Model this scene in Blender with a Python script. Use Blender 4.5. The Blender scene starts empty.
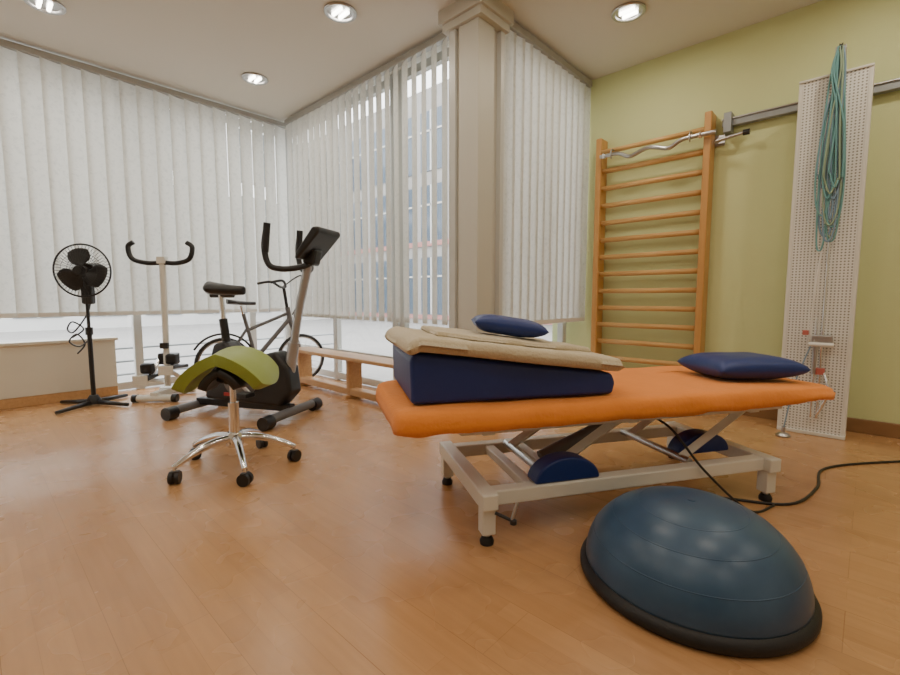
import bpy, math, random
from mathutils import Vector, Matrix, noise
random.seed(4)
S = bpy.context.scene
COL = S.collection
pi = math.pi

# ------------------------------------------------------------------ materials
def mat(name, col, rough=.5, metal=0, bump=0, bscale=40, var=0, vscale=5, emis=None, estr=0, spec=.5, coat=0, sheen=0):
    m = bpy.data.materials.new(name); m.use_nodes = True
    nt = m.node_tree; b = nt.nodes['Principled BSDF']
    b.inputs['Base Color'].default_value = (*col, 1)
    b.inputs['Roughness'].default_value = rough
    b.inputs['Metallic'].default_value = metal
    b.inputs['Specular IOR Level'].default_value = spec
    b.inputs['Coat Weight'].default_value = coat
    b.inputs['Sheen Weight'].default_value = sheen
    tc = nt.nodes.new('ShaderNodeTexCoord')
    if var:
        n = nt.nodes.new('ShaderNodeTexNoise'); n.inputs['Scale'].default_value = vscale; n.inputs['Detail'].default_value = 4
        nt.links.new(tc.outputs['Object'], n.inputs['Vector'])
        mx = nt.nodes.new('ShaderNodeMix'); mx.data_type = 'RGBA'
        mx.inputs[6].default_value = (*[c*(1-var) for c in col], 1)
        mx.inputs[7].default_value = (*[min(1, c*(1+var)) for c in col], 1)
        nt.links.new(n.outputs['Fac'], mx.inputs[0]); nt.links.new(mx.outputs[2], b.inputs['Base Color'])
    if bump:
        n = nt.nodes.new('ShaderNodeTexNoise'); n.inputs['Scale'].default_value = bscale; n.inputs['Detail'].default_value = 5
        nt.links.new(tc.outputs['Object'], n.inputs['Vector'])
        bp = nt.nodes.new('ShaderNodeBump'); bp.inputs['Strength'].default_value = bump; bp.inputs['Distance'].default_value = .01
        nt.links.new(n.outputs['Fac'], bp.inputs['Height']); nt.links.new(bp.outputs[0], b.inputs['Normal'])
    if emis:
        b.inputs['Emission Color'].default_value = (*emis, 1); b.inputs['Emission Strength'].default_value = estr
    return m

M_white = mat('white_paint', (.76, .75, .71), .4)
M_ceil = mat('ceiling_paint', (.72, .70, .64), .7, bump=.05, bscale=120)
M_green = mat('green_paint', (.66, .71, .37), .75, bump=.15, bscale=160, var=.03, vscale=2)
M_wall = mat('cream_paint', (.70, .67, .58), .8, bump=.1, bscale=160)
M_col = mat('column_paint', (.56, .55, .49), .5)
M_frame = mat('window_frame_paint', (.58, .59, .57), .4)
M_headrail = mat('head_rail_aluminium', (.42, .42, .40), .4, .3)
M_black = mat('black_plastic', (.015, .015, .017), .38)
M_rubber = mat('black_rubber', (.010, .010, .012), .55, bump=.1, bscale=200)
M_grey = mat('grey_plastic', (.14, .14, .15), .4)
M_screen = mat('display_glass', (.22, .24, .24), .15)
M_chrome = mat('chrome', (.80, .80, .82), .12, 1)
M_steel = mat('brushed_steel', (.50, .50, .51), .3, 1)
M_silver = mat('silver_paint', (.42, .43, .45), .3, .6)
M_rail = mat('grey_rail', (.30, .32, .33), .45, .3)
M_cream = mat('cream_metal', (.72, .71, .65), .35)
M_orange = mat('orange_fabric', (.82, .27, .050), .9, bump=.3, bscale=60, var=.08, vscale=9, sheen=.15, spec=.2)
M_blue = mat('blue_vinyl', (.010, .030, .17), .42, bump=.1, bscale=30)
M_blanket = mat('beige_blanket', (.57, .49, .35), .95, bump=.5, bscale=110, var=.06, vscale=12, sheen=.3, spec=.1)
M_seatg = mat('green_leather', (.27, .34, .055), .42, bump=.1, bscale=80)
M_red = mat('red_paint', (.45, .03, .03), .4)
M_pink = mat('pink_plastic', (.5, .13, .10), .4)
M_lens = mat('lamp_lens', (1, 1, 1), .3, emis=(1, .93, .80), estr=14)
M_brown = mat('baseboard_wood', (.28, .15, .065), .4, var=.15, vscale=12)
M_rope1 = mat('rope_teal', (.16, .36, .37), .8)
M_rope2 = mat('rope_blue', (.22, .33, .44), .8)
M_rope3 = mat('rope_green', (.28, .38, .27), .8)
M_beigebox = mat('beige_panel', (.70, .67, .58), .55)
M_ground = mat('street_paving', (.36, .35, .34), .9, var=.15, vscale=.6)
M_facade = mat('facade_plaster', (.62, .62, .61), .9, var=.05, vscale=1)
M_facade2 = mat('facade_stone', (.33, .32, .31), .9, var=.15, vscale=1)
M_fwin = mat('facade_glass', (.09, .12, .16), .1)
M_fred = mat('facade_red', (.42, .20, .18), .7)
M_tyre = mat('tyre_rubber', (.03, .03, .03), .7)

def wood(name, c1, c2, axis='Z', rough=.35):
    m = bpy.data.materials.new(name); m.use_nodes = True
    nt = m.node_tree; b = nt.nodes['Principled BSDF']; b.inputs['Roughness'].default_value = rough
    tc = nt.nodes.new('ShaderNodeTexCoord'); mp = nt.nodes.new('ShaderNodeMapping')
    sc = {'X': (2, 30, 30), 'Y': (30, 2, 30), 'Z': (30, 30, 2)}[axis]
    mp.inputs['Scale'].default_value = sc
    n = nt.nodes.new('ShaderNodeTexNoise'); n.inputs['Scale'].default_value = 1.5; n.inputs['Detail'].default_value = 5
    r = nt.nodes.new('ShaderNodeValToRGB'); r.color_ramp.elements[0].position = .3; r.color_ramp.elements[1].position = .7
    r.color_ramp.elements[0].color = (*c1, 1); r.color_ramp.elements[1].color = (*c2, 1)
    nt.links.new(tc.outputs['Object'], mp.inputs[0]); nt.links.new(mp.outputs[0], n.inputs['Vector'])
    nt.links.new(n.outputs['Fac'], r.inputs[0]); nt.links.new(r.outputs[0], b.inputs['Base Color'])
    return m
M_woodZ = wood('bar_wood_post', (.52, .26, .075), (.62, .33, .105), 'Z')
M_woodY = wood('bar_wood_rung', (.58, .32, .105), (.70, .43, .17), 'Y')
M_bench = wood('bench_wood', (.50, .28, .12), (.60, .36, .17), 'Y')

def floor_mat():
    m = bpy.data.materials.new('laminate_floor'); m.use_nodes = True
    nt = m.node_tree; b = nt.nodes['Principled BSDF']; L = nt.links.new
    tc = nt.nodes.new('ShaderNodeTexCoord')
    mp = nt.nodes.new('ShaderNodeMapping'); mp.inputs['Rotation'].default_value = (0, 0, pi/2)
    L(tc.outputs['Object'], mp.inputs[0])
    def brick(w, h, off, c1, c2, cm, ms):
        br = nt.nodes.new('ShaderNodeTexBrick'); br.offset = off
        br.inputs['Scale'].default_value = 1; br.inputs['Brick Width'].default_value = w
        br.inputs['Row Height'].default_value = h; br.inputs['Mortar Size'].default_value = ms
        br.inputs['Mortar Smooth'].default_value = .3
        br.inputs['Color1'].default_value = (*c1, 1); br.inputs['Color2'].default_value = (*c2, 1); br.inputs['Mortar'].default_value = (*cm, 1)
        L(mp.outputs[0], br.inputs['Vector']); return br
    b1 = brick(.52, .068, .37, (.485, .262, .116), (.55, .308, .143), (.46, .245, .106), .0008)
    b2 = brick(1.3, .204, .5, (1, 1, 1), (.96, .96, .96), (.78, .74, .70), .0012)
    mp2 = nt.nodes.new('ShaderNodeMapping'); mp2.inputs['Scale'].default_value = (28, 2.2, 1); L(tc.outputs['Object'], mp2.inputs[0])
    n = nt.nodes.new('ShaderNodeTexNoise'); n.inputs['Scale'].default_value = 1.6; n.inputs['Detail'].default_value = 6; L(mp2.outputs[0], n.inputs['Vector'])
    rr = nt.nodes.new('ShaderNodeValToRGB'); rr.color_ramp.elements[0].position = .3; rr.color_ramp.elements[1].position = .75
    rr.color_ramp.elements[0].color = (.88, .86, .84, 1); rr.color_ramp.elements[1].color = (1.0, 1, 1, 1); L(n.outputs['Fac'], rr.inputs[0])
    def mul(a, c):
        x = nt.nodes.new('ShaderNodeMix'); x.data_type = 'RGBA'; x.blend_type = 'MULTIPLY'; x.inputs[0].default_value = 1
        L(a, x.inputs[6]); L(c, x.inputs[7]); return x.outputs[2]
    c = mul(mul(b1.outputs['Color'], b2.outputs['Color']), rr.outputs[0])
    L(c, b.inputs['Base Color'])
    n2 = nt.nodes.new('ShaderNodeTexNoise'); n2.inputs['Scale'].default_value = 4; L(tc.outputs['Object'], n2.inputs['Vector'])
    mr = nt.nodes.new('ShaderNodeMapRange'); mr.inputs[3].default_value = .22; mr.inputs[4].default_value = .32
    L(n2.outputs['Fac'], mr.inputs[0]); L(mr.outputs[0], b.inputs['Roughness'])
    b.inputs['Specular IOR Level'].default_value = .55
    return m
M_floor = floor_mat()

def glass_mat():
    m = bpy.data.materials.new('window_glass'); m.use_nodes = True
    nt = m.node_tree; nt.nodes.remove(nt.nodes['Principled BSDF']); o = nt.nodes['Material Output']
    t = nt.nodes.new('ShaderNodeBsdfTransparent'); t.inputs[0].default_value = (.95, .97, .97, 1)
    g = nt.nodes.new('ShaderNodeBsdfGlossy'); g.inputs['Roughness'].default_value = .02
    x = nt.nodes.new('ShaderNodeMixShader'); x.inputs[0].default_value = .06
    nt.links.new(t.outputs[0], x.inputs[1]); nt.links.new(g.outputs[0], x.inputs[2]); nt.links.new(x.outputs[0], o.inputs[0])
    return m
M_glass = glass_mat()

def blind_mat():
    m = bpy.data.materials.new('blind_fabric'); m.use_nodes = True
    nt = m.node_tree; nt.nodes.remove(nt.nodes['Principled BSDF']); o = nt.nodes['Material Output']; L = nt.links.new
    tc = nt.nodes.new('ShaderNodeTexCoord')
    n = nt.nodes.new('ShaderNodeTexNoise'); n.inputs['Scale'].default_value = 30; n.inputs['Detail'].default_value = 4; n.inputs['Roughness'].default_value = .65
    L(tc.outputs['Object'], n.inputs['Vector'])
    r = nt.nodes.new('ShaderNodeValToRGB'); r.color_ramp.elements[0].position = .34; r.color_ramp.elements[1].position = .50
    r.color_ramp.elements[0].color = (.63, .635, .60, 1); r.color_ramp.elements[1].color = (.72, .72, .68, 1); L(n.outputs['Fac'], r.inputs[0])
    d = nt.nodes.new('ShaderNodeBsdfDiffuse'); t = nt.nodes.new('ShaderNodeBsdfTranslucent')
    L(r.outputs[0], d.inputs[0]); L(r.outputs[0], t.inputs[0])
    x = nt.nodes.new('ShaderNodeMixShader'); x.inputs[0].default_value = .37
    L(d.outputs[0], x.inputs[1]); L(t.outputs[0], x.inputs[2]); L(x.outputs[0], o.inputs[0])
    return m
M_blind = blind_mat()

def perf_mat():
    m = bpy.data.materials.new('perforated_sheet'); m.use_nodes = True
    nt = m.node_tree; b = nt.nodes['Principled BSDF']; L = nt.links.new; b.inputs['Roughness'].default_value = .45
    tc = nt.nodes.new('ShaderNodeTexCoord'); sp = nt.nodes.new('ShaderNodeSeparateXYZ'); cb = nt.nodes.new('ShaderNodeCombineXYZ')
    L(tc.outputs['Object'], sp.inputs[0]); L(sp.outputs['Y'], cb.inputs[0]); L(sp.outputs['Z'], cb.inputs[1])
    v = nt.nodes.new('ShaderNodeTexVoronoi'); v.voronoi_dimensions = '2D'; v.inputs['Scale'].default_value = 56; v.inputs['Randomness'].default_value = 0
    L(cb.outputs[0], v.inputs['Vector'])
    r = nt.nodes.new('ShaderNodeValToRGB'); r.color_ramp.elements[0].position = .22; r.color_ramp.elements[1].position = .30
    r.color_ramp.elements[0].color = (.22, .21, .18, 1); r.color_ramp.elements[1].color = (.78, .77, .73, 1)
    L(v.outputs['Distance'], r.inputs[0]); L(r.outputs[0], b.inputs['Base Color'])
    return m
M_perf = perf_mat()

def bosu_mat():
    m = bpy.data.materials.new('blue_ball_vinyl'); m.use_nodes = True
    nt = m.node_tree; b = nt.nodes['Principled BSDF']; L = nt.links.new
    tc = nt.nodes.new('ShaderNodeTexCoord')
    n = nt.nodes.new('ShaderNodeTexNoise'); n.inputs['Scale'].default_value = 7; n.inputs['Detail'].default_value = 6; L(tc.outputs['Object'], n.inputs['Vector'])
    r = nt.nodes.new('ShaderNodeValToRGB'); r.color_ramp.elements[0].position = .3; r.color_ramp.elements[1].position = .75
    r.color_ramp.elements[0].color = (.020, .060, .125, 1); r.color_ramp.elements[1].color = (.044, .095, .170, 1)
    L(n.outputs['Fac'], r.inputs[0]); L(r.outputs[0], b.inputs['Base Color'])
    mr = nt.nodes.new('ShaderNodeMapRange'); mr.inputs[3].default_value = .26; mr.inputs[4].default_value = .44; L(n.outputs['Fac'], mr.inputs[0]); L(mr.outputs[0], b.inputs['Roughness'])
    return m
M_bosu = bosu_mat()

# ------------------------------------------------------------------ mesh helpers
def empty(name, loc=(0, 0, 0), rz=0):
    e = bpy.data.objects.new(name, None); COL.objects.link(e)
    e.location = loc; e.rotation_euler = (0, 0, rz); e.empty_display_size = .1
    return e

def mesh(name, parent, vs, fs, m, smooth=False, loc=(0, 0, 0), rot=(0, 0, 0)):
    me = bpy.data.meshes.new(name); me.from_pydata([tuple(v) for v in vs], [], fs); me.update()
    o = bpy.data.objects.new(name, me); COL.objects.link(o)
    me.materials.append(m)
    if smooth:
        for p in me.polygons: p.use_smooth = True
    o.location = loc; o.rotation_euler = rot
    if parent: o.parent = parent
    return o

def bevel(o, w=.004, seg=2):
    b = o.modifiers.new('b', 'BEVEL'); b.width = w; b.segments = seg; b.limit_method = 'ANGLE'; b.angle_limit = .6
    return o

def box(name, parent, c, s, m, rot=(0, 0, 0), bv=.004, seg=2):
    x, y, z = [k/2 for k in s]
    vs = [(-x, -y, -z), (x, -y, -z), (x, y, -z), (-x, y, -z), (-x, -y, z), (x, -y, z), (x, y, z), (-x, y, z)]
    fs = [(0, 3, 2, 1), (4, 5, 6, 7), (0, 1, 5, 4), (1, 2, 6, 5), (2, 3, 7, 6), (3, 0, 4, 7)]
    o = mesh(name, parent, vs, fs, m, loc=c, rot=rot)
    if bv: bevel(o, min(bv, min(s)*.45), seg)
    return o

def smooth_path(pts, k=8, closed=False):
    P = [Vector(p) for p in pts]; out = []; n = len(P)
    rng = n if closed else n-1
    for i in range(rng):
        if closed: p0, p1, p2, p3 = P[(i-1) % n], P[i], P[(i+1) % n], P[(i+2) % n]
        else: p0, p1, p2, p3 = P[max(i-1, 0)], P[i], P[i+1], P[min(i+2, n-1)]
        for j in range(k):
            t = j/k
            out.append(.5*((2*p1)+(-p0+p2)*t+(2*p0-5*p1+4*p2-p3)*t*t+(-p0+3*p1-3*p2+p3)*t**3))
    if not closed: out.append(P[-1])
    return out

def sweep_data(P, r, n=10, closed=False):
    P = [Vector(p) for p in P]; N = len(P); vs = []; fs = []
    def tan(i):
        if closed: return (P[(i+1) % N]-P[(i-1) % N]).normalized()
        return (P[min(i+1, N-1)]-P[max(i-1, 0)]).normalized()
    t = tan(0); a = Vector((0, 0, 1)) if abs(t.z) < .9 else Vector((1, 0, 0))
    u = t.cross(a).normalized()
    for i in range(N):
        t = tan(i); u = (u-t*u.dot(t)); u.normalize(); w = t.cross(u)
        ri = r[i] if isinstance(r, (list, tuple)) else r
        for k in range(n):
            an = 2*pi*k/n
            vs.append(P[i]+(u*math.cos(an)+w*math.sin(an))*ri)
    for i in range(N if closed else N-1):
        j = (i+1) % N
        for k in range(n):
            l = (k+1) % n
            fs.append((i*n+k, i*n+l, j*n+l, j*n+k))
    if not closed:
        fs.append(tuple(range(n-1, -1, -1))); fs.append(tuple((N-1)*n+k for k in range(n)))
    return vs, fs

def tube(name, parent, pts, r, m, n=10, k=8, closed=False, sm=True):
    P = smooth_path(pts, k, closed) if sm else pts
    vs, fs = sweep_data(P, r, n, closed)
    return mesh(name, parent, vs, fs, m, True)

def rod(name, parent, a, b, r, m, n=16, r2=None):
    vs, fs = sweep_data([a, b], [r, r if r2 is None else r2], n)
    o = mesh(name, parent, vs, fs, m, True)
    for p in o.data.polygons:
        if len(p.vertices) > 4: p.use_smooth = False
    e = o.modifiers.new('e', 'EDGE_SPLIT'); e.split_angle = .9
    return o

def join_data(lst):
    V = []; F = []
    for vs, fs in lst:
        o = len(V); V += list(vs); F += [tuple(i+o for i in f) for f in fs]
    return V, F

def boxd(c, s, rz=0):
    x, y, z = [k/2 for k in s]
    ca, sa = math.cos(rz), math.sin(rz)
    vs = [(-x, -y, -z), (x, -y, -z), (x, y, -z), (-x, y, -z), (-x, -y, z), (x, -y, z), (x, y, z), (-x, y, z)]
    vs = [(c[0]+a*ca-b*sa, c[1]+a*sa+b*ca, c[2]+d) for a, b, d in vs]
    fs = [(0, 3, 2, 1), (4, 5, 6, 7), (0, 1, 5, 4), (1, 2, 6, 5), (2, 3, 7, 6), (3, 0, 4, 7)]
    return vs, fs

def lathe(name, parent, prof, m, n=48, loc=(0, 0, 0), rot=(0, 0, 0), smooth=True):
    vs = []; fs = []
    for r, z in prof:
        for k in range(n):
            a = 2*pi*k/n; vs.append((r*math.cos(a), r*math.sin(a), z))
    for i in range(len(prof)-1):
        for k in range(n):
            l = (k+1) % n; fs.append((i*n+k, i*n+l, (i+1)*n+l, (i+1)*n+k))
    if prof[0][0] > 1e-6: fs.append(tuple(range(n-1, -1, -1)))
    if prof[-1][0] > 1e-6: fs.append(tuple((len(prof)-1)*n+k for k in range(n)))
    o = mesh(name, parent, vs, fs, m, smooth, loc, rot)
    if smooth:
        e = o.modifiers.new('e', 'EDGE_SPLIT'); e.split_angle = .7
    return o

def prism(name, parent, poly, y0, y1, m, bv=.01, loc=(0, 0, 0), rot=(0, 0, 0), seg=3):
    """poly in local xz, extruded along y"""
    n = len(poly)
    vs = [(p[0], y0, p[1]) for p in poly]+[(p[0], y1, p[1]) for p in poly]
    fs = [tuple(range(n)), tuple(range(2*n-1, n-1, -1))]+[(i, i+n, (i+1) % n+n, (i+1) % n) for i in range(n)]
    o = mesh(name, parent, vs, fs, m, True, loc, rot)
    bevel(o, bv, seg)
    o.modifiers.new('w', 'WEIGHTED_NORMAL')
    return o

# ------------------------------------------------------------------ room
H = 2.81
XB, YA, XD, YC = 2.50, 4.85, 3.94, 1.95
XL, YB = -2.8, -2.6
GX, GY, GC = 2.68, 5.12, 2.14      # glazing planes
L2 = [(XL, YB), (XD, YB), (XD, GC), (GX, GC), (GX, GY), (XL, GY)]
def slab(name, z0, z1, m):
    n = 6
    vs = [(x, y, z0) for x, y in L2]+[(x, y, z1) for x, y in L2]
    fs = [tuple(range(n-1, -1, -1)), tuple(range(n, 2*n))]+[(i, (i+1) % n, (i+1) % n+n, i+n) for i in range(n)]
    return mesh(name, None, vs, fs, m)
slab('floor', -.12, 0, M_floor)
slab('ceiling', H, H+.15, M_ceil)
box('wall_right', None, (XD+.08, (YB+GC)/2, H/2), (.16, GC-YB+.3, H), M_green, bv=0)
box('wall_back', None, ((XL+XD)/2, YB-.08, H/2), (XD-XL, .16, H), M_wall, bv=0)
box('wall_left', None, (XL-.08, (YB+GY)/2, H/2), (.16, GY-YB+.3, H), M_wall, bv=0)
box('baseboard_right', None, (XD-.012, (YB+YC)/2, .045), (.024, YC-YB, .09), M_brown)
box('baseboard_back', None, ((XL+XD)/2, YB+.012, .045), (XD-XL-.06, .024, .09), M_brown)
box('baseboard_left', None, (XL+.012, (YB+GY)/2, .045), (.024, GY-YB-.06, .09), M_brown)

# column at the projecting corner
c = empty('corner_column')
box('shaft', c, (2.50, 2.10, 1.38), (.24, .26, 2.76), M_col, bv=.002)
box('edge_profile', c, (2.372, 2.18, 1.38), (.03, .06, 2.76), M_frame, bv=.002)
box('front_pilaster', c, (2.445, 2.035, 1.38), (.17, .17, 2.76), M_col, bv=.002)
box('groove_strip', c, (2.605, 1.955, 1.38), (.04, .04, 2.76), M_frame, bv=.002)
box('capital_lower', c, (2.49, 2.08, 2.70), (.31, .34, .05), M_col, bv=.002)
box('capital_upper', c, (2.49, 2.08, 2.768), (.35, .38, .086), M_col, bv=.002)
box('plinth', c, (2.49, 2.09, .05), (.28, .30, .10), M_col)

# windows
def window(name, a, b, verts, hors, ft=.07, dp=.06):
    A = Vector((a[0], a[1], 0)); B = Vector((b[0], b[1], 0)); Ln = (B-A).length
    e = empty(name, A, math.atan2(B.y-A.y, B.x-A.x))
    for i, t in enumerate(verts):
        box('mullion_%d' % i, e, (t, 0, H/2), (ft, dp, H), M_frame)
    for i, z in enumerate(hors):
        box('transom_%d' % i, e, (Ln/2, 0, z), (Ln, dp*.9, ft), M_frame)
    mesh('glass', e, [(0, 0, 0), (Ln, 0, 0), (Ln, 0, H), (0, 0, H)], [(0, 1, 2, 3)], M_glass)
    return e
window('window_1', (XL, GY), (GX, GY), [.04, 1.3, 2.6, 3.9, 5.0, 5.42], [.05, H-.05])
window('window_2', (GX, GC), (GX, GY), [.04, .17, .92, 1.02, 2.0, 2.93], [.05, .30, H-.05])
window('window_3', (GX, GC), (XD, GC), [.04, .62, 1.18], [.05, .35, H-.05])

rc = empty('radiator_cover')
box('casing', rc, (-.26, 4.99, .29), (2.3, .10, .42), M_beigebox)
box('top_shelf', rc, (-.26, 4.985, .51), (2.34, .13, .025), M_beigebox)
box('foot_rail', rc, (-.26, 4.99, .04), (2.3, .09, .08), M_bench)

# vertical blinds
def blinds(name, a, b, zb, phi_fn, spacing=.112, w=.127, jit=.05):
    A = Vector((a[0], a[1], 0)); B = Vector((b[0], b[1], 0)); D = B-A; Ln = D.length; ang = math.atan2(D.y, D.x)
    e = empty(name, A, ang)
    n = int(Ln/spacing); lst = []; weights = []
    for i in range(n+1):
        t = (i+.5)*Ln/(n+1); ph = phi_fn(t/Ln)+random.uniform(-jit, jit)
        zt = H-.07; K = 5
        ca, sa = math.cos(ph), math.sin(ph)
        vs = []; fs = []
        for zi, z in enumerate((zb, zt)):
            for k in range(K):
                q = (k/(K-1)-.5)*w; bow = .008*(1-(2*k/(K-1)-1)**2)
                vs.append((t+q*ca-bow*sa, q*sa+bow*ca, z))
        for k in range(K-1): fs.append((k, k+1, K+k+1, K+k))
        lst.append((vs, fs))
        weights.append(boxd((t, 0, zb+.02), (w*.96, .004, .035), ph))
    V, F = join_data(lst); o = mesh('slats', e, V, F, M_blind, True)
    V, F = join_data(weights); mesh('bottom_weights', e, V, F, M_white)
    box('head_rail', e, (Ln/2, 0, H-.045), (Ln, .05, .05), M_headrail)
    return e
blinds('vertical_blinds', (XL+.05, YA), (XB+.03, YA), .72, lambda s: .26, .126, .146, .08)
blinds('vertical_blinds', (XB, 2.33), (XB, YA-.09), .67, lambda s: -(.50-.42*min(1, s*1.5)))
blinds('vertical_blinds', (2.66, YC), (XD-.02, YC), .66, lambda s: -.10)

# ------------------------------------------------------------------ downlights
def downlight(x, y, power):
    e = empty('ceiling_downlight', (x, y, H))
    lathe('trim_ring', e, [(.108, -.001), (.111, -.010), (.104, -.016), (.088, -.014), (.083, -.004), (.082, -.001)], M_steel, 40)
    lathe('reflector', e, [(.083, -.003), (.05, -.002)], M_steel, 40)
    for s in (-1, 1):
        rod('bulb_%s' % ('a' if s < 0 else 'b'), e, (s*.026, -.05, -.012), (s*.026, .05, -.012), .012, M_lens)
    l = bpy.data.lights.new('lamp', 'AREA'); l.shape = 'DISK'; l.size = .16; l.energy = power; l.color = (1, .88, .71)
    o = bpy.data.objects.new('lamp', l); COL.objects.link(o); o.parent = e; o.location = (0, 0, -.035)
for x, y in [(.48, 4.1), (1.86, 2.75), (3.19, 1.32), (1.87, 4.1), (.48, 2.75), (.48, 1.32), (1.86, 1.32), (-.9, 2.75), (-.9, 1.32),
             (.48, -.1), (1.86, -.1), (3.19, -.1), (-.9, -.1), (.48, -1.5), (1.86, -1.5), (3.19, -1.5)]:
    downlight(x, y, 6.5)

# ------------------------------------------------------------------ treatment table
TC = (1.912, .852); TR = math.radians(-31.4)
t = empty('treatment_table', (TC[0], TC[1], 0), TR)
def rrect(hx, hy, r, n=10):
    pts = []
    for cx, cy, a0 in ((hx-r, hy-r, 0), (-hx+r, hy-r, pi/2), (-hx+r, -hy+r, pi), (hx-r, -hy+r, 1.5*pi)):
        for k in range(n+1):
            a = a0+pi/2*k/n; pts.append((cx+r*math.cos(a), cy+r*math.sin(a)))
    out = []
    for i in range(len(pts)):
        p, q = pts[i], pts[(i+1) % len(pts)]
        d = math.hypot(q[0]-p[0], q[1]-p[1]); m = max(1, int(d/.03))
        for k in range(m): out.append((p[0]+(q[0]-p[0])*k/m, p[1]+(q[1]-p[1])*k/m))
    return out
hx, hy = .972, .335
base = rrect(hx, hy, .09); n = len(base); vs = []
rings = [(-.08, -.062, 0), (-.012, -.078, .3), (.004, -.074, .9), (.006, -.05, .7), (.002, -.03, .35), (-.004, -.012, .1), (-.02, -.002, 0), (-.05, 0, 0), (-.12, .001, 0), (-.2, .001, 0)]
for off, z, wv in rings:
    for i, (x, y) in enumerate(base):
        sx = (hx+off)/hx; sy = (hy+off)/hy
        nn_ = noise.noise(Vector((x*7, y*7, 3)))+.5*noise.noise(Vector((x*19, y*19, 3)))
        zz = z+.006*noise.noise(Vector((x*4, y*4, 8)))+wv*.016*nn_
        tp = max(0, (x-.55)/.4); zz -= (-.015*tp if z < -.04 else .010*tp)
        vs.append((x*sx, y*sy*(1+wv*.04*nn_), .505+zz))
fs = []
R = len(rings)
for j in range(R-1):
    for i in range(n):
        k = (i+1) % n; fs.append((j*n+i, j*n+k, (j+1)*n+k, (j+1)*n+i))
fs.append(tuple((R-1)*n+i for i in range(n))); fs.append(tuple(range(n-1, -1, -1)))
mesh('orange_cover', t, vs, fs, M_orange, True)
for y in (-.2, .2): box('upper_rail_%d' % (y > 0), t, (.02, y, .405), (1.5, .05, .04), M_cream)
for i, x in enumerate((-.62, 0, .62)): box('upper_cross_%d' % i, t, (x, 0, .395), (.05, .44, .035), M_cream)
for y in (-.25, .25): box('base_rail_%d' % (y > 0), t, (.0, y, .165), (1.30, .055, .055), M_cream, bv=.006)
for i, x in enumerate((-.645, .645)):
    box('base_end_%d' % i, t, (x, 0, .165), (.06, .62, .06), M_cream, bv=.006)
    for y in (-.27, .27):
        box('leg_%d_%d' % (i, y > 0), t, (x, y, .105), (.05, .05, .13), M_cream)
        rod('foot_stem_%d_%d' % (i, y > 0), t, (x, y, .02), (x, y, .06), .012, M_steel)
        lathe('foot_%d_%d' % (i, y > 0), t, [(.024, 0), (.026, .012), (.018, .028), (.0, .03)], M_rubber, 24, loc=(x, y, 0))
for i, x in enumerate((-.45, -.3)): box('base_cross_%d' % i, t, (x, 0, .165), (.045, .46, .035), M_cream)
for y in (-.17, .17):
    for i, x in enumerate((-.35, .30)):
        vs_, fs_ = sweep_data([(x-.02, y, .19), (x+.32, y, .39)], [.022, .022], 4)
        mesh('lift_arm_%d_%d' % (i, y > 0), t, vs_, fs_, M_cream)
for i, x in enumerate((-.37, .28)):
    rod('pivot_low_%d' % i, t, (x, -.22, .19), (x, .22, .19), .016, M_steel)
    rod('pivot_high_%d' % i, t, (x+.34, -.20, .39), (x+.34, .20, .39), .016, M_steel)
rod('actuator', t, (-.30, 0, .19), (.15, 0, .36), .028, M_grey)
rod('actuator_rod', t, (.15, 0, .36), (.28, 0, .385), .014, M_chrome)
rod('lever', t, (-.63, -.31, .13), (-.58, -.34, .11), .006, M_black)
rod('lever_rod', t, (-.58, -.34, .11), (-.56, -.34, .17), .006, M_steel)
lathe('lever_knob', t, [(0, -.014), (.012, -.007), (.012, .007), (0, .014)], M_black, 16, loc=(-.575, -.342, .105))
def halfpad(name, x, y):
    pts = [(.135*math.cos(a), .090*math.sin(a)) for a in [pi*k/20 for k in range(21)]]
    prism(name, t, pts, -.04, .04, M_blue, .008, loc=(x, y, .193))
halfpad('blue_pad_0', -.32, -.23); halfpad('blue_pad_1', .42, -.12)
tube('hanging_cable', t, [(.15, -.1, .38), (.2, -.2, .33), (.28, -.3, .18), (.45, -.36, .02), (.62, -.33, .006)], .005, M_black)

TM = Matrix.Translation((TC[0], TC[1], 0)) @ Matrix.Rotation(TR, 4, 'Z')
def on_table(o): o.matrix_world = TM @ o.matrix_basis; return o

WH0, WH1, WX0, WX1 = .180, .082, -.88, -.13
def wz(x): return WH0+(WH1-WH0)*(x-WX0)/(WX1-WX0)
w = prism('wedge_cushion', None, [(-.90, 0), (-.125, 0), (-.115, .045), (-.13, wz(-.13)), (-.88, WH0), (-.905, WH0-.02)], -.27, .27, M_blue, .024, seg=4)
w.matrix_basis = Matrix.Translation((0, 0, .512)) @ Matrix.Rotation(math.radians(-2), 4, 'Z'); on_table(w)

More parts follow.
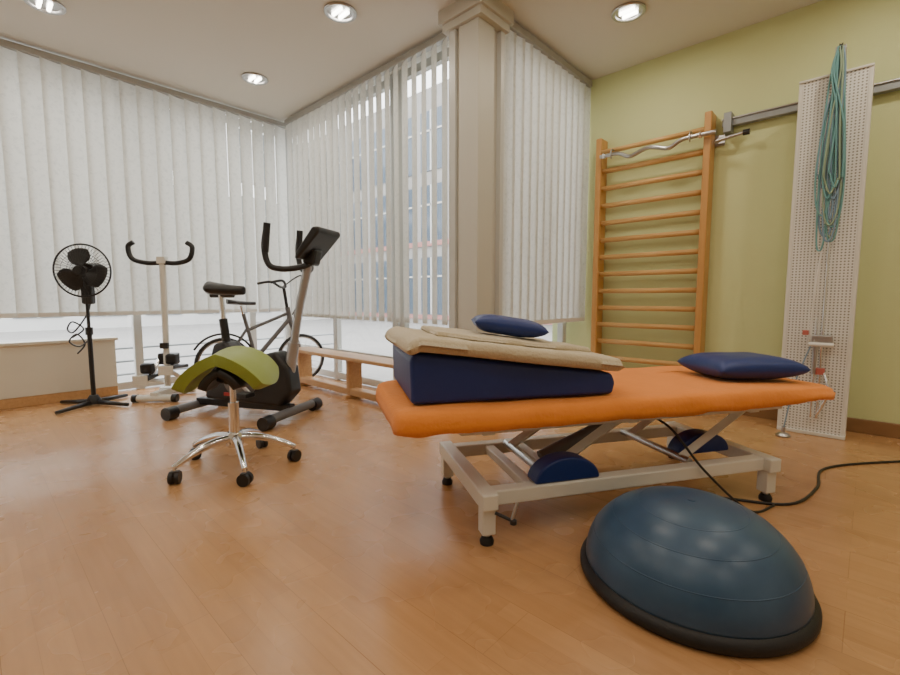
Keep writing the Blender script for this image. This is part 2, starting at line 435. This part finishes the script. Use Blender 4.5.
# folded blanket following the wedge, made of stacked soft folds
def fold_layer(name, parent, x0, x1, y0, y1, zoff, th, seed, skew=0.0):
    nx, ny = 84, 56; vs = []
    def cl(q): return .5*q+.5*(1-math.cos(pi*q))/2
    def P(i, j, up):
        u = cl(i/nx); v = cl(j/ny)
        x = x0+(x1-x0)*u+.02*math.sin(v*4+seed)*u+skew*v
        y = y0+(y1-y0)*v+.015*math.sin(u*6+seed)*(1-v)+.01*math.sin(u*11+seed*2)*v
        z = .514+wz(x)+.004
        if x > WX1+.02: z -= (x-WX1-.02)*.45
        if x < WX0: z -= (WX0-x)*.5
        du = min(u, 1-u)*(x1-x0); dv = min(v, 1-v)*(y1-y0)
        rr = th*.55
        a = max(0, 1-du/rr); b_ = max(0, 1-dv/rr); q = min(1, math.hypot(a, b_)); rnd = math.sqrt(1-q*q)
        mid = z+zoff+th/2
        nz = noise.noise(Vector((x*5, y*5, seed)))*.008+noise.noise(Vector((x*12, y*9, seed+4)))*.003
        h = th/2*rnd
        if up: return (x, y, mid+h+nz)
        return (x, y, mid-h+nz*.2)
    vs = [P(i, j, True) for i in range(nx+1) for j in range(ny+1)]+[P(i, j, False) for i in range(nx+1) for j in range(ny+1)]
    K = (nx+1)*(ny+1); fs = []
    for i in range(nx):
        for j in range(ny):
            a = i*(ny+1)+j; fs.append((a, a+ny+1, a+ny+2, a+1)); fs.append((K+a, K+a+1, K+a+ny+2, K+a+ny+1))
    def side(idx, flip):
        for a, b_ in zip(idx[:-1], idx[1:]):
            fs.append((a, b_, K+b_, K+a) if flip else (b_, a, K+a, K+b_))
    side([i*(ny+1) for i in range(nx+1)], False); side([i*(ny+1)+ny for i in range(nx+1)], True)
    side([j for j in range(ny+1)], True); side([nx*(ny+1)+j for j in range(ny+1)], False)
    return mesh(name, parent, vs, fs, M_blanket, True)
bl = empty('folded_blanket', (TC[0], TC[1], 0), TR)
fold_layer('lower_fold', bl, -.930, -.115, -.295, .30, 0.0, .052, 1.0)
fold_layer('upper_fold', bl, -.80, -.17, -.16, .29, .042, .030, 2.3, .03)

def pillow(name, hx, hy, h, loc, rot, m):
    N = 28; vs = []; fs = []
    for side in (1, -1):
        for i in range(N+1):
            for j in range(N+1):
                u = -1+2*i/N; v = -1+2*j/N
                tt = max(0, (1-u**4)*(1-v**4))**.5
                x = hx*u*(1-.05*(1-v*v)*abs(u)); y = hy*v*(1-.05*(1-u*u)*abs(v))
                z = side*h*tt*(1+.08*noise.noise(Vector((u*2, v*2, side))))
                vs.append((x, y, z))
    K = (N+1)**2
    for i in range(N):
        for j in range(N):
            a = i*(N+1)+j
            fs.append((a, a+N+1, a+N+2, a+1)); fs.append((K+a, K+a+1, K+a+N+2, K+a+N+1))
    o = mesh(name, None, vs, fs, m, True)
    wd = o.modifiers.new('w', 'WELD'); wd.merge_threshold = .0005
    o.matrix_basis = Matrix.Translation(loc) @ Matrix.Rotation(rot[2], 4, 'Z') @ Matrix.Rotation(rot[1], 4, 'Y') @ Matrix.Rotation(rot[0], 4, 'X')
    return on_table(o)
pillow('pillow', .15, .115, .038, (-.45, .02, .762), (0, math.radians(8), math.radians(-14)), M_blue)
pillow('pillow', .215, .17, .054, (.70, -.06, .560), (0, 0, math.radians(-10)), M_blue)

tube('power_cable', None, [(2.05, .62, .006), (2.2, .42, .006), (2.33, .20, .006), (2.62, .13, .006), (2.95, .12, .006), (3.3, -.12, .006), (3.75, -.55, .006)], .006, M_black)

# ------------------------------------------------------------------ balance trainer
b = empty('balance_ball_trainer', (1.490, .368, 0))
lathe('base_platform', b, [(.300, .0), (.318, .004), (.325, .014), (.325, .026), (.320, .036), (.310, .044), (.296, .048), (0, .048)], M_rubber, 96)
prof = []
Rr, Hh = .308, .215
for k in range(41):
    a = pi/2*k/40
    r = Rr*math.cos(a)**.86 if k < 40 else 0
    prof.append((r, .042+Hh*math.sin(a)))
d = lathe('dome', b, prof, M_bosu, 128)
d.modifiers.clear()
for j, a in enumerate((.42, .80, 1.12)):
    r = Rr*math.cos(a)**.86; z = .042+Hh*math.sin(a)
    P = [(r*math.cos(q), r*math.sin(q), z-.0011) for q in [2*pi*i/96 for i in range(96)]]
    vs_, fs_ = sweep_data(P, .0018, 6, True); mesh('moulded_ring_%d' % j, b, vs_, fs_, M_bosu, True)
lathe('valve', b, [(.012, .254), (.012, .2585), (0, .2590)], M_bosu, 24)

# ------------------------------------------------------------------ saddle stool
s = empty('saddle_stool', (.910, 2.381, 0))
for i in range(5):
    a = math.radians(184+72*i); ca, sa = math.cos(a), math.sin(a)
    P = [(.03*ca, .03*sa, .155), (.12*ca, .12*sa, .148), (.22*ca, .22*sa, .115), (.295*ca, .295*sa, .078)]
    tube('star_leg_%d' % i, s, P, [.023-.010*k/24 for k in range(25)], M_chrome, 12)
    rod('caster_stem_%d' % i, s, (.29*ca, .29*sa, .045), (.29*ca, .29*sa, .085), .008, M_chrome)
    q = a+.9
    tx, ty = -math.sin(q), math.cos(q)
    for k, o in enumerate((-.014, .014)):
        cx, cy = .29*ca+tx*o, .29*sa+ty*o
        rod('caster_%d_%d' % (i, k), s, (cx-tx*.009, cy-ty*.009, .030), (cx+tx*.009, cy+ty*.009, .030), .030, M_black, 24)
    box('caster_hood_%d' % i, s, (.29*ca, .29*sa, .050), (.03, .04, .025), M_black, rot=(0, 0, q))
lathe('hub', s, [(.038, .11), (.042, .12), (.042, .175), (.034, .185), (.0, .185)], M_chrome, 32)
rod('outer_column', s, (0, 0, .17), (0, 0, .34), .026, M_chrome, 24)
rod('gas_piston', s, (0, 0, .33), (0, 0, .46), .015, M_chrome, 24)
box('tilt_mechanism', s, (0, 0, .480), (.12, .13, .07), M_black, bv=.012)
tube('lever', s, [(.03, 0, .455), (.12, .05, .452), (.19, .08, .44)], .006, M_black)
def saddle():
    N = 36; vs = []; fs = []
    for i in range(N+1):
        for j in range(N+1):
            u = -1+2*i/N; v = -1+2*j/N
            uu = u*math.sqrt(1-.32*v*v); vv = v*math.sqrt(1-.35*u*u)
            x = .220*math.sin(uu*1.25)/math.sin(1.25); y = .155*vv*(1+.30*abs(uu))
            # near edge rolls down over the wings (pommel side)
            z = .592-.165*abs(uu)**1.8+.004*vv+.010*vv*vv-.05*max(0, -vv)**2*abs(uu)**.8
            vs.append((x, y, z))
    for i in range(N):
        for j in range(N):
            a = i*(N+1)+j; fs.append((a, a+N+1, a+N+2, a+1))
    R_ = (math.radians(0), math.radians(-2), math.radians(-40))
    o = mesh('saddle_seat', s, vs, fs, M_seatg, True, rot=R_)
    so = o.modifiers.new('s', 'SOLIDIFY'); so.thickness = .055; so.offset = -.6
    bb = o.modifiers.new('b', 'BEVEL'); bb.width = .022; bb.segments = 5; bb.limit_method = 'ANGLE'; bb.angle_limit = 1
    vs2 = [(x*.50, y*.90, z-.045-.01*(1-(x/.262)**2)+.05*(abs(x)/.22)**2) for x, y, z in vs]
    o = mesh('underside_shell', s, vs2, fs, M_black, True, rot=R_)
    so = o.modifiers.new('s', 'SOLIDIFY'); so.thickness = .04; so.offset = -1
saddle()

# ------------------------------------------------------------------ exercise bike
e = empty('exercise_bike', (1.374, 3.39, 0), math.radians(-63.5))
prism('flywheel_housing', e, [(-.30, .12), (.36, .10), (.46, .20), (.44, .38), (.34, .50), (.18, .46), (.02, .47), (-.10, .56), (-.20, .54), (-.27, .34)], -.075, .075, M_black, .03)
lathe('crank_disc', e, [(.15, 0), (.15, .012), (.13, .02), (0, .02)], M_grey, 40, loc=(.04, -.073, .30), rot=(pi/2, 0, 0))
lathe('crank_disc_b', e, [(.15, 0), (.15, .012), (.13, .02), (0, .02)], M_grey, 40, loc=(.04, .073, .30), rot=(-pi/2, 0, 0))
box('label', e, (.0, -.0775, .17), (.22, .004, .025), M_red, bv=0)
box('base_beam', e, (.0, 0, .085), (.84, .06, .05), M_black)
for i, (x, hw) in enumerate(((-.42, .24), (.42, .26))):
    rod('stabiliser_%d' % i, e, (x, -hw, .06), (x, hw, .06), .032, M_grey, 20)
    for k in (-1, 1):
        rod('end_cap_%d_%d' % (i, k), e, (x, k*(hw-.02), .047), (x, k*(hw+.06), .047), .046, M_black, 20)
rod('crank_axle', e, (.04, -.14, .30), (.04, .14, .30), .013, M_steel)
box('crank_arm_l', e, (.10, -.125, .25), (.17, .014, .025), M_steel, rot=(0, .7, 0))
box('crank_arm_r', e, (-.02, .125, .35), (.17, .014, .025), M_steel, rot=(0, .7, 0))
box('pedal_l', e, (.16, -.18, .20), (.11, .09, .03), M_black)
box('pedal_r', e, (-.08, .18, .40), (.11, .09, .03), M_black)
rod('seat_tube', e, (-.13, 0, .48), (-.16, 0, .72), .03, M_black)
rod('seat_post', e, (-.155, 0, .68), (-.17, 0, .90), .02, M_chrome)
rod('seat_slider', e, (-.26, 0, .895), (-.06, 0, .895), .018, M_black)
def bike_saddle(name, parent, cx, z, L=.26, W=.22, h=.06, d=1):
    vs = []; N = 20; K = 16
    for i in range(N+1):
        u = i/N; x = -L/2+L*u
        wv = W/2*(math.sin(min(1, u*3.2+.15)*pi/2)**.6)*(1-.80*max(0, (u-.25)/.75)**.7) if u < 1 else .012
        if i == 0: wv = W*.25
        for k in range(K):
            a = 2*pi*k/K
            vs.append((cx+d*x, wv*math.cos(a), z+(h*.5*math.sin(a))*(1-.35*u)+.02*(1-u)**2))
    fs = []
    for i in range(N):
        for k in range(K):
            l = (k+1) % K; fs.append((i*K+k, i*K+l, (i+1)*K+l, (i+1)*K+k))
    fs.append(tuple(range(K))); fs.append(tuple(N*K+k for k in range(K)))
    o = mesh(name, parent, vs, fs, M_black, True); o.modifiers.new('s', 'SUBSURF').levels = 1
    return o
bike_saddle('seat', e, -.11, .930, .31, .27, .10)
rod('front_mast_sleeve', e, (.40, 0, .32), (.45, 0, .56), .040, M_silver)
tube('front_mast', e, [(.42, 0, .40), (.49, 0, .75), (.56, 0, 1.02), (.61, 0, 1.20)], .030, M_silver)
CR = (0, math.radians(-50), 0)
cpos = Vector((.665, 0, 1.235)); Rm = Matrix.Rotation(math.radians(-50), 3, 'Y')
def cp(x, y, z): return cpos+Rm @ Vector((x, y, z))
prism_pts = [(-.12, -.01), (.12, -.03), (.14, .0), (.11, .035), (-.10, .03), (-.14, .01)]
prism('console', e, prism_pts, -.14, .14, M_black, .02, loc=tuple(cpos), rot=CR)
box('console_screen', e, tuple(cp(.03, 0, .035)), (.10, .15, .006), M_screen, rot=CR)
box('console_keys', e, tuple(cp(-.07, 0, .032)), (.04, .13, .008), M_grey, rot=CR)
box('console_neck', e, (.62, 0, 1.16), (.09, .10, .12), M_black, rot=(0, .25, 0), bv=.02)
for k in (-1, 1):
    tube('handlebar_%d' % k, e, [(.60, 0, 1.11), (.55, k*.08, 1.08), (.47, k*.15, 1.07), (.40, k*.18, 1.10), (.375, k*.185, 1.22), (.40, k*.18, 1.36)], .020, M_black, 12)
    rod('grip_%d' % k, e, (.380, k*.185, 1.18), (.40, k*.18, 1.37), .023, M_rubber)

# ------------------------------------------------------------------ bicycle by the window
bk = empty('bicycle', (2.02, 4.40, 0), math.radians(-10))
WR = .25
def wheel(nm, x, r=WR):
    P = [(x+r*.94*math.cos(q), 0, r+r*.94*math.sin(q)) for q in [2*pi*i/48 for i in range(48)]]
    vs_, fs_ = sweep_data(P, .016, 8, True); mesh(nm+'_tyre', bk, vs_, fs_, M_tyre, True)
    P = [(x+r*.87*math.cos(q), 0, r+r*.87*math.sin(q)) for q in [2*pi*i/48 for i in range(48)]]
    vs_, fs_ = sweep_data(P, .009, 6, True); mesh(nm+'_rim', bk, vs_, fs_, M_steel, True)
    D = []
    for i in range(20):
        q = 2*pi*i/20; s_ = .02 if i % 2 else -.02
        D.append(sweep_data([(x, s_, r), (x+r*.87*math.cos(q), 0, r+r*.87*math.sin(q))], .0015, 4))
    V, F = join_data(D); mesh(nm+'_spokes', bk, V, F, M_steel)
    rod(nm+'_hub', bk, (x, -.05, r), (x, .05, r), .022, M_steel)
wheel('rear', -.39); wheel('front', .35)
M_bf = M_grey
rod('seat_tube', bk, (-.10, 0, .28), (-.20, 0, .72), .018, M_bf)
rod('down_tube', bk, (-.10, 0, .28), (.24, 0, .66), .022, M_bf)
rod('top_tube', bk, (-.17, 0, .56), (.23, 0, .72), .016, M_bf)
rod('head_tube', bk, (.25, 0, .62), (.22, 0, .78), .024, M_bf)
for k in (-1, 1):
    rod('chain_stay_%d' % k, bk, (-.10, k*.03, .28), (-.39, k*.045, WR), .009, M_bf)
    rod('seat_stay_%d' % k, bk, (-.17, k*.02, .58), (-.39, k*.045, WR), .008, M_bf)
    tube('fork_%d' % k, bk, [(.25, k*.035, .62), (.29, k*.045, .50), (.35, k*.05, WR)], .011, M_bf)
    tube('handlebar_%d' % k, bk, [(.19, 0, .98), (.18, k*.10, .99), (.12, k*.20, 1.04), (.0, k*.25, 1.02)], .013, M_black)
    rod('crank_%d' % k, bk, (-.10, k*.06, .28), (-.10+k*.12, k*.07, .20), .01, M_steel)
    box('pedal_%d' % k, bk, (-.10+k*.12, k*.11, .20), (.08, .07, .02), M_black)
rod('stem', bk, (.22, 0, .76), (.19, 0, .99), .016, M_black)
rod('seat_post', bk, (-.20, 0, .70), (-.22, 0, .80), .013, M_chrome)
bike_saddle('saddle', bk, -.21, .82, .26, .18, .05)
lathe('chainring', bk, [(.085, 0), (.085, .006), (0, .006)], M_steel, 32, loc=(-.10, -.045, .28), rot=(pi/2, 0, 0))
tube('mudguard', bk, [(-.39+.285*math.cos(q), 0, WR+.285*math.sin(q)) for q in [.2+.3*i for i in range(9)]], .010, M_black)
tube('brake_cable', bk, [(.16, -.1, .99), (.34, -.08, 1.10), (.40, -.02, .97), (.27, .0, .7)], .007, M_black)
tube('kickstand', bk, [(-.18, -.04, .26), (-.2, -.10, .12), (-.22, -.16, .006)], .008, M_steel)

# ------------------------------------------------------------------ stepper
st = empty('stepper', (1.17, 4.50, 0), math.radians(-43))
rod('post', st, (0, .0, .10), (0, .02, 1.22), .025, M_cream)
box('collar', st, (0, .018, 1.20), (.07, .06, .06), M_cream)
tube('handlebar', st, [(-.22, .0, 1.35), (-.265, -.0, 1.31), (-.235, .0, 1.21), (-.12, .015, 1.175), (0, .02, 1.18), (.12, .015, 1.175), (.235, 0, 1.21), (.265, 0, 1.31), (.22, 0, 1.35)], .020, M_black, 12)
box('base_beam', st, (0, -.02, .06), (.06, .40, .05), M_cream)
rod('front_tube', st, (-.15, -.20, .035), (.15, -.20, .035), .03, M_cream)
rod('rear_tube', st, (-.15, .16, .035), (.15, .16, .035), .03, M_cream)
for k in (-1, 1):
    rod('tube_cap_%d' % k, st, (k*.14, -.20, .035), (k*.18, -.20, .035), .034, M_black)
    z = .24+.04*k
    rod('step_arm_%d' % k, st, (k*.09, .14, .12), (k*.09, -.14, z-.02), .018, M_cream)
    box('step_%d' % k, st, (k*.105, -.08, z+.005), (.12, .26, .03), M_black, rot=(-.08*k, 0, 0), bv=.01)
    rod('piston_%d' % k, st, (k*.07, .05, .36), (k*.09, -.10, z), .02, M_chrome)
    box('step_side_%d' % k, st, (k*.105, -.215, z-.01), (.12, .012, .08), M_cream)
    box('foot_pad_%d' % k, st, (k*.105, -.10, z+.075), (.09, .09, .09), M_black, bv=.02)
box('hub_block', st, (0, .04, .34), (.16, .08, .10), M_black, bv=.015)
box('counter', st, (0, -.02, .46), (.07, .03, .05), M_black)

# ------------------------------------------------------------------ pedestal fan
f = empty('pedestal_fan', (.66, 4.58, 0), math.radians(-47+8))
for i in range(4):
    a = pi/4+.5+i*pi/2
    vs_, fs_ = sweep_data([(.0, 0, .035), (.31*math.cos(a), .31*math.sin(a), .02)], [.022, .014], 8)
    mesh('cross_foot_%d' % i, f, vs_, fs_, M_black, True)
lathe('foot_collar', f, [(.05, .02), (.05, .05), (.028, .09), (0, .09)], M_black, 24)
rod('lower_pole', f, (0, 0, .06), (0, 0, .62), .017, M_black)
rod('upper_pole', f, (0, 0, .60), (0, 0, 1.0), .012, M_black)
rod('clamp', f, (0, 0, .58), (0, 0, .64), .026, M_black)
box('switch_box', f, (0, .02, .90), (.08, .06, .15), M_black, bv=.015)
box('neck', f, (0, .03, 1.0), (.05, .06, .08), M_black, bv=.012)
rod('motor', f, (0, .02, 1.09), (0, .16, 1.10), .062, M_black, 28)
zc = 1.09; D = []; CRd = .205
def cage_r(rho, front): return (-.055 if front else .035)*math.sqrt(max(0, 1-(rho/CRd)**2))
for fr in (True, False):
    for rho in (.06, .13):
        P = [(rho*math.cos(q), cage_r(rho, fr)-.03, zc+rho*math.sin(q)) for q in [2*pi*i/48 for i in range(48)]]
        D.append(sweep_data(P, .0016, 4, True))
    for i in range(48):
        q = 2*pi*i/48
        P = [(rho*math.cos(q), cage_r(rho, fr)-.03, zc+rho*math.sin(q)) for rho in (.03, .08, .13, .18, .195, CRd)]
        D.append(sweep_data(P, .0014, 4))
P = [(CRd*math.cos(q), -.03, zc+CRd*math.sin(q)) for q in [2*pi*i/64 for i in range(64)]]
D.append(sweep_data(P, .007, 8, True))
V, F = join_data(D); mesh('wire_cage', f, V, F, M_black)
lathe('cage_badge', f, [(.035, 0), (.033, .008), (0, .01)], M_black, 24, loc=(0, -.083, zc), rot=(pi/2, 0, 0))
lathe('blade_hub', f, [(.038, 0), (.036, .04), (0, .045)], M_black, 24, loc=(0, -.01, zc), rot=(pi/2, 0, 0))
for i in range(3):
    a0 = pi/2+.15+i*2*pi/3; vs = []; fs = []
    for r_i in range(9):
        rr = .03+.145*r_i/8; half = .34+.48*math.sin(pi*min(1, r_i/8*.8+.1))
        for k in range(9):
            q = a0+half*(k/4-1)
            vs.append((rr*math.cos(q), -.03+.018*(k/4-1), zc+rr*math.sin(q)))
    for r_i in range(8):
        for k in range(8):
            a = r_i*9+k; fs.append((a, a+1, a+10, a+9))
    o = mesh('blade_%d' % i, f, vs, fs, M_black, True); so = o.modifiers.new('s', 'SOLIDIFY'); so.thickness = .003
tube('fan_cable', f, [(0, .06, .9), (-.05, .08, .75), (-.16, .08, .60), (-.22, .1, .62), (-.18, .1, .68), (-.10, .1, .62), (-.2, .12, .55)], .006, M_black)
tube('fan_plug_cord', f, [(-.02, .05, .55), (-.12, .07, .48), (-.2, .08, .52), (-.14, .08, .58), (-.08, .07, .50), (-.14, .07, .42)], .006, M_black)

# ------------------------------------------------------------------ long gym bench
g = empty('gymnastics_bench', (2.29, 3.29, 0))
box('seat_plank', g, (0, 0, .355), (.22, 1.96, .032), M_bench, bv=.008)
box('lower_beam', g, (-.02, 0, .06), (.09, 1.90, .06), M_bench, bv=.008)
for i, y in enumerate((-.85, 0, .85)):
    box('trestle_%d' % i, g, (0, y, .19), (.14, .04, .30), M_bench)
    box('trestle_foot_%d' % i, g, (0, y, .015), (.22, .06, .03), M_bench)

# ------------------------------------------------------------------ wall bars
wb = empty('wall_bars', (XD, 1.375, 0))
for i, y in enumerate((-.42, .42)):
    box('post_%d' % i, wb, (-.075, y, 1.12), (.13, .05, 2.24), M_woodZ, bv=.008)
for i in range(13):
    z = .20+i*.147
    vs_, fs_ = sweep_data([(-.10, -.40, z), (-.10, .40, z)], .021, 14)
    mesh('rung_%d' % i, wb, vs_, fs_, M_woodY, True)
vs_, fs_ = sweep_data([(-.12, -.40, 2.12), (-.12, .40, 2.12)], .02, 14); mesh('top_rung', wb, vs_, fs_, M_woodY, True)
box('wall_bracket_0', wb, (-.005, -.46, 2.05), (.01, .10, .08), M_steel)
cb = empty('curl_bar', (XD-.175, 1.36, 2.05))
tube('bar', cb, [(0, -.47, .02), (0, -.34, .02), (0, -.24, .015), (0, -.15, -.025), (0, -.06, .0), (0, 0, .012), (0, .06, .0), (0, .15, -.025), (0, .24, .015), (0, .34, .02), (0, .40, .02)], .016, M_steel, 12)
for k in (-1, 1):
    rod('collar_%d' % k, cb, (0, k*.36, .02), (0, k*.375, .02), .024, M_chrome)
    tube('hook_%d' % k, cb, [(.05, k*.30, .06), (.0, k*.30, .06), (-.022, k*.30, .03), (-.022, k*.30, 0), (.0, k*.30, -.01)], .006, M_steel)

# ------------------------------------------------------------------ wall rail
wr = empty('wall_rail', (XD, 0, 0))
box('rail', wr, (-.035, -.62, 2.155), (.05, 3.0, .06), M_rail)
box('rail_lip', wr, (-.065, -.62, 2.175), (.012, 3.0, .012), M_steel)
for i, y in enumerate((.84, .12, -.6)):
    box('bracket_%d' % i, wr, (-.05, y, 2.145), (.09, .05, .14), M_rail)
rod('stop_arm', wr, (-.08, .92, 2.03), (-.08, .74, 2.05), .013, M_steel)
rod('stop_knob', wr, (-.08, .74, 2.05), (-.08, .70, 2.05), .02, M_black)

# ------------------------------------------------------------------ pulley machine with perforated cover
p = empty('cable_pulley_machine', (3.66, .238, 0))
PW = .315
box('perforated_cover', p, (0, 0, 1.115), (.02, PW, 2.19), M_perf, bv=0)
for k in (-1, 1):
    box('side_flange_%d' % k, p, (.05, k*(PW/2+.004), 1.115), (.125, .022, 2.21), M_cream)
box('back_plate', p, (.12, 0, 1.1), (.02, PW, 2.1), M_cream)
box('top_cap', p, (.05, 0, 2.215), (.14, PW+.03, .015), M_cream)
box('bottom_cap', p, (.05, 0, .012), (.14, PW+.03, .024), M_cream)
box('hanger', p, (.15, 0, 2.16), (.22, .06, .05), M_rail)
rod('guide_rod', p, (-.05, -.03, .12), (-.05, -.03, 2.30), .008, M_chrome)
rod('guide_rod_b', p, (-.05, .0, .12), (-.05, .0, .75), .006, M_chrome)
box('top_pulley_bracket', p, (-.02, -.02, 2.28), (.10, .05, .14), M_steel)
lathe('pulley_wheel', p, [(.035, -.008), (.028, 0), (.035, .008), (0, .008)], M_black, 28, loc=(-.06, -.02, 2.33), rot=(pi/2, 0, 0))
for i in range(16):
    m_ = (M_rope1, M_rope2, M_rope3)[i % 3]
    y0 = random.uniform(-.03, .03); bot = 1.15+random.uniform(0, .40); sp = random.uniform(.01, .04); ox = -.06-random.uniform(0, .03)
    yc = -.01+random.uniform(-.03, .03)
    pts = [(ox, y0*.4-.02, 2.34), (ox, y0-.02, 2.2), (ox-.01, yc-sp*.6, 1.9), (ox-.005, yc-sp, 1.6), (ox, yc-sp*.8, bot+.08), (ox, yc, bot),
           (ox, yc+sp*.8, bot+.08), (ox-.01, yc+sp, 1.65), (ox, yc+sp*.5, 1.95), (ox, y0-.01, 2.2), (ox, -.015, 2.34)]
    tube('rope_%d' % i, p, pts, .0050, m_, 6)
tube('pull_cord', p, [(-.06, .0, 1.2), (-.065, .02, .9), (-.07, .03, .6)], .006, M_white, 6)
box('carriage', p, (-.05, -.03, .62), (.06, .10, .05), M_steel)
box('carriage_knob', p, (-.08, .05, .66), (.03, .03, .03), M_pink)
rod('handle', p, (-.10, -.09, .59), (-.10, .03, .59), .013, M_white)
box('carriage_lower', p, (-.05, -.03, .42), (.04, .05, .04), M_pink)
rod('weight_stack_rod', p, (-.07, .0, .40), (-.07, .0, .62), .012, M_steel)
tube('loose_cord', p, [(-.08, .02, .58), (-.12, .08, .35), (-.17, .12, .05)], .004, M_rope2, 6)
lathe('cord_weight', p, [(.035, 0), (.04, .008), (.03, .02), (.012, .028), (.010, .06), (0, .06)], M_steel, 24, loc=(-.17, .12, 0))
tube('bottom_chrome_tube', p, [(-.06, -.05, .42), (-.09, -.08, .3), (-.06, -.03, .14)], .008, M_chrome)

# ------------------------------------------------------------------ exterior
box('street_ground', None, (4, 12, -.2), (70, 60, .1), M_ground, bv=0)
def facade(name, loc, rz, Lx, Hz, band, mw, step=1.7, pw=1.15):
    e = empty(name, loc, rz)
    box('wall', e, (0, 0, Hz/2), (Lx, .4, Hz), mw, bv=0)
    D = []; D2 = []
    nn = int(Lx/step)
    for i in range(nn):
        for k in range(3):
            D.append(boxd((-Lx/2+1.1+i*step, -.21, 1.45+k*2.6), (pw, .06, 2.1)))
            D2.append(boxd((-Lx/2+1.1+i*step, -.25, 1.45+k*2.6), (.06, .04, 2.1)))
            D2.append(boxd((-Lx/2+1.1+i*step, -.25, 1.8+k*2.6), (pw, .04, .06)))
    V, F = join_data(D); mesh('panes', e, V, F, M_fwin)
    V, F = join_data(D2); mesh('glazing_bars', e, V, F, M_facade)
    if band:
        box('band', e, (0, -.22, .30), (Lx, .05, .16), band, bv=0)
        box('band_upper', e, (0, -.24, 3.0), (Lx, .05, .18), band, bv=0)
facade('building_facade', (2, 19, -.15), 0, 44, 5, None, M_facade)
facade('building_facade', (12, 9, -.15), -pi/2, 26, 8.5, M_fred, M_facade2, 1.5, 1.1)
r = empty('outdoor_railing', (0, 6.2, 0))
for i, z in enumerate((.0, .15, .3)): rod('bar_%d' % i, r, (-4, 0, z), (4, 0, z), .012, M_rail)
for i in range(7): rod('upright_%d' % i, r, (-4+i*1.33, 0, -.15), (-4+i*1.33, 0, .31), .018, M_rail)

# ------------------------------------------------------------------ light
w = bpy.data.worlds.new('sky'); S.world = w; w.use_nodes = True
bg = w.node_tree.nodes['Background']; bg.inputs[0].default_value = (.98, .98, .98, 1); bg.inputs[1].default_value = 6.2

cam = bpy.data.cameras.new('camera'); cam.lens = 18; cam.sensor_width = 36; cam.clip_start = .02
co = bpy.data.objects.new('camera', cam); COL.objects.link(co)
co.location = (0, 0, .88); co.rotation_euler = (math.radians(84.9), 0, math.radians(-47.0))
S.camera = co
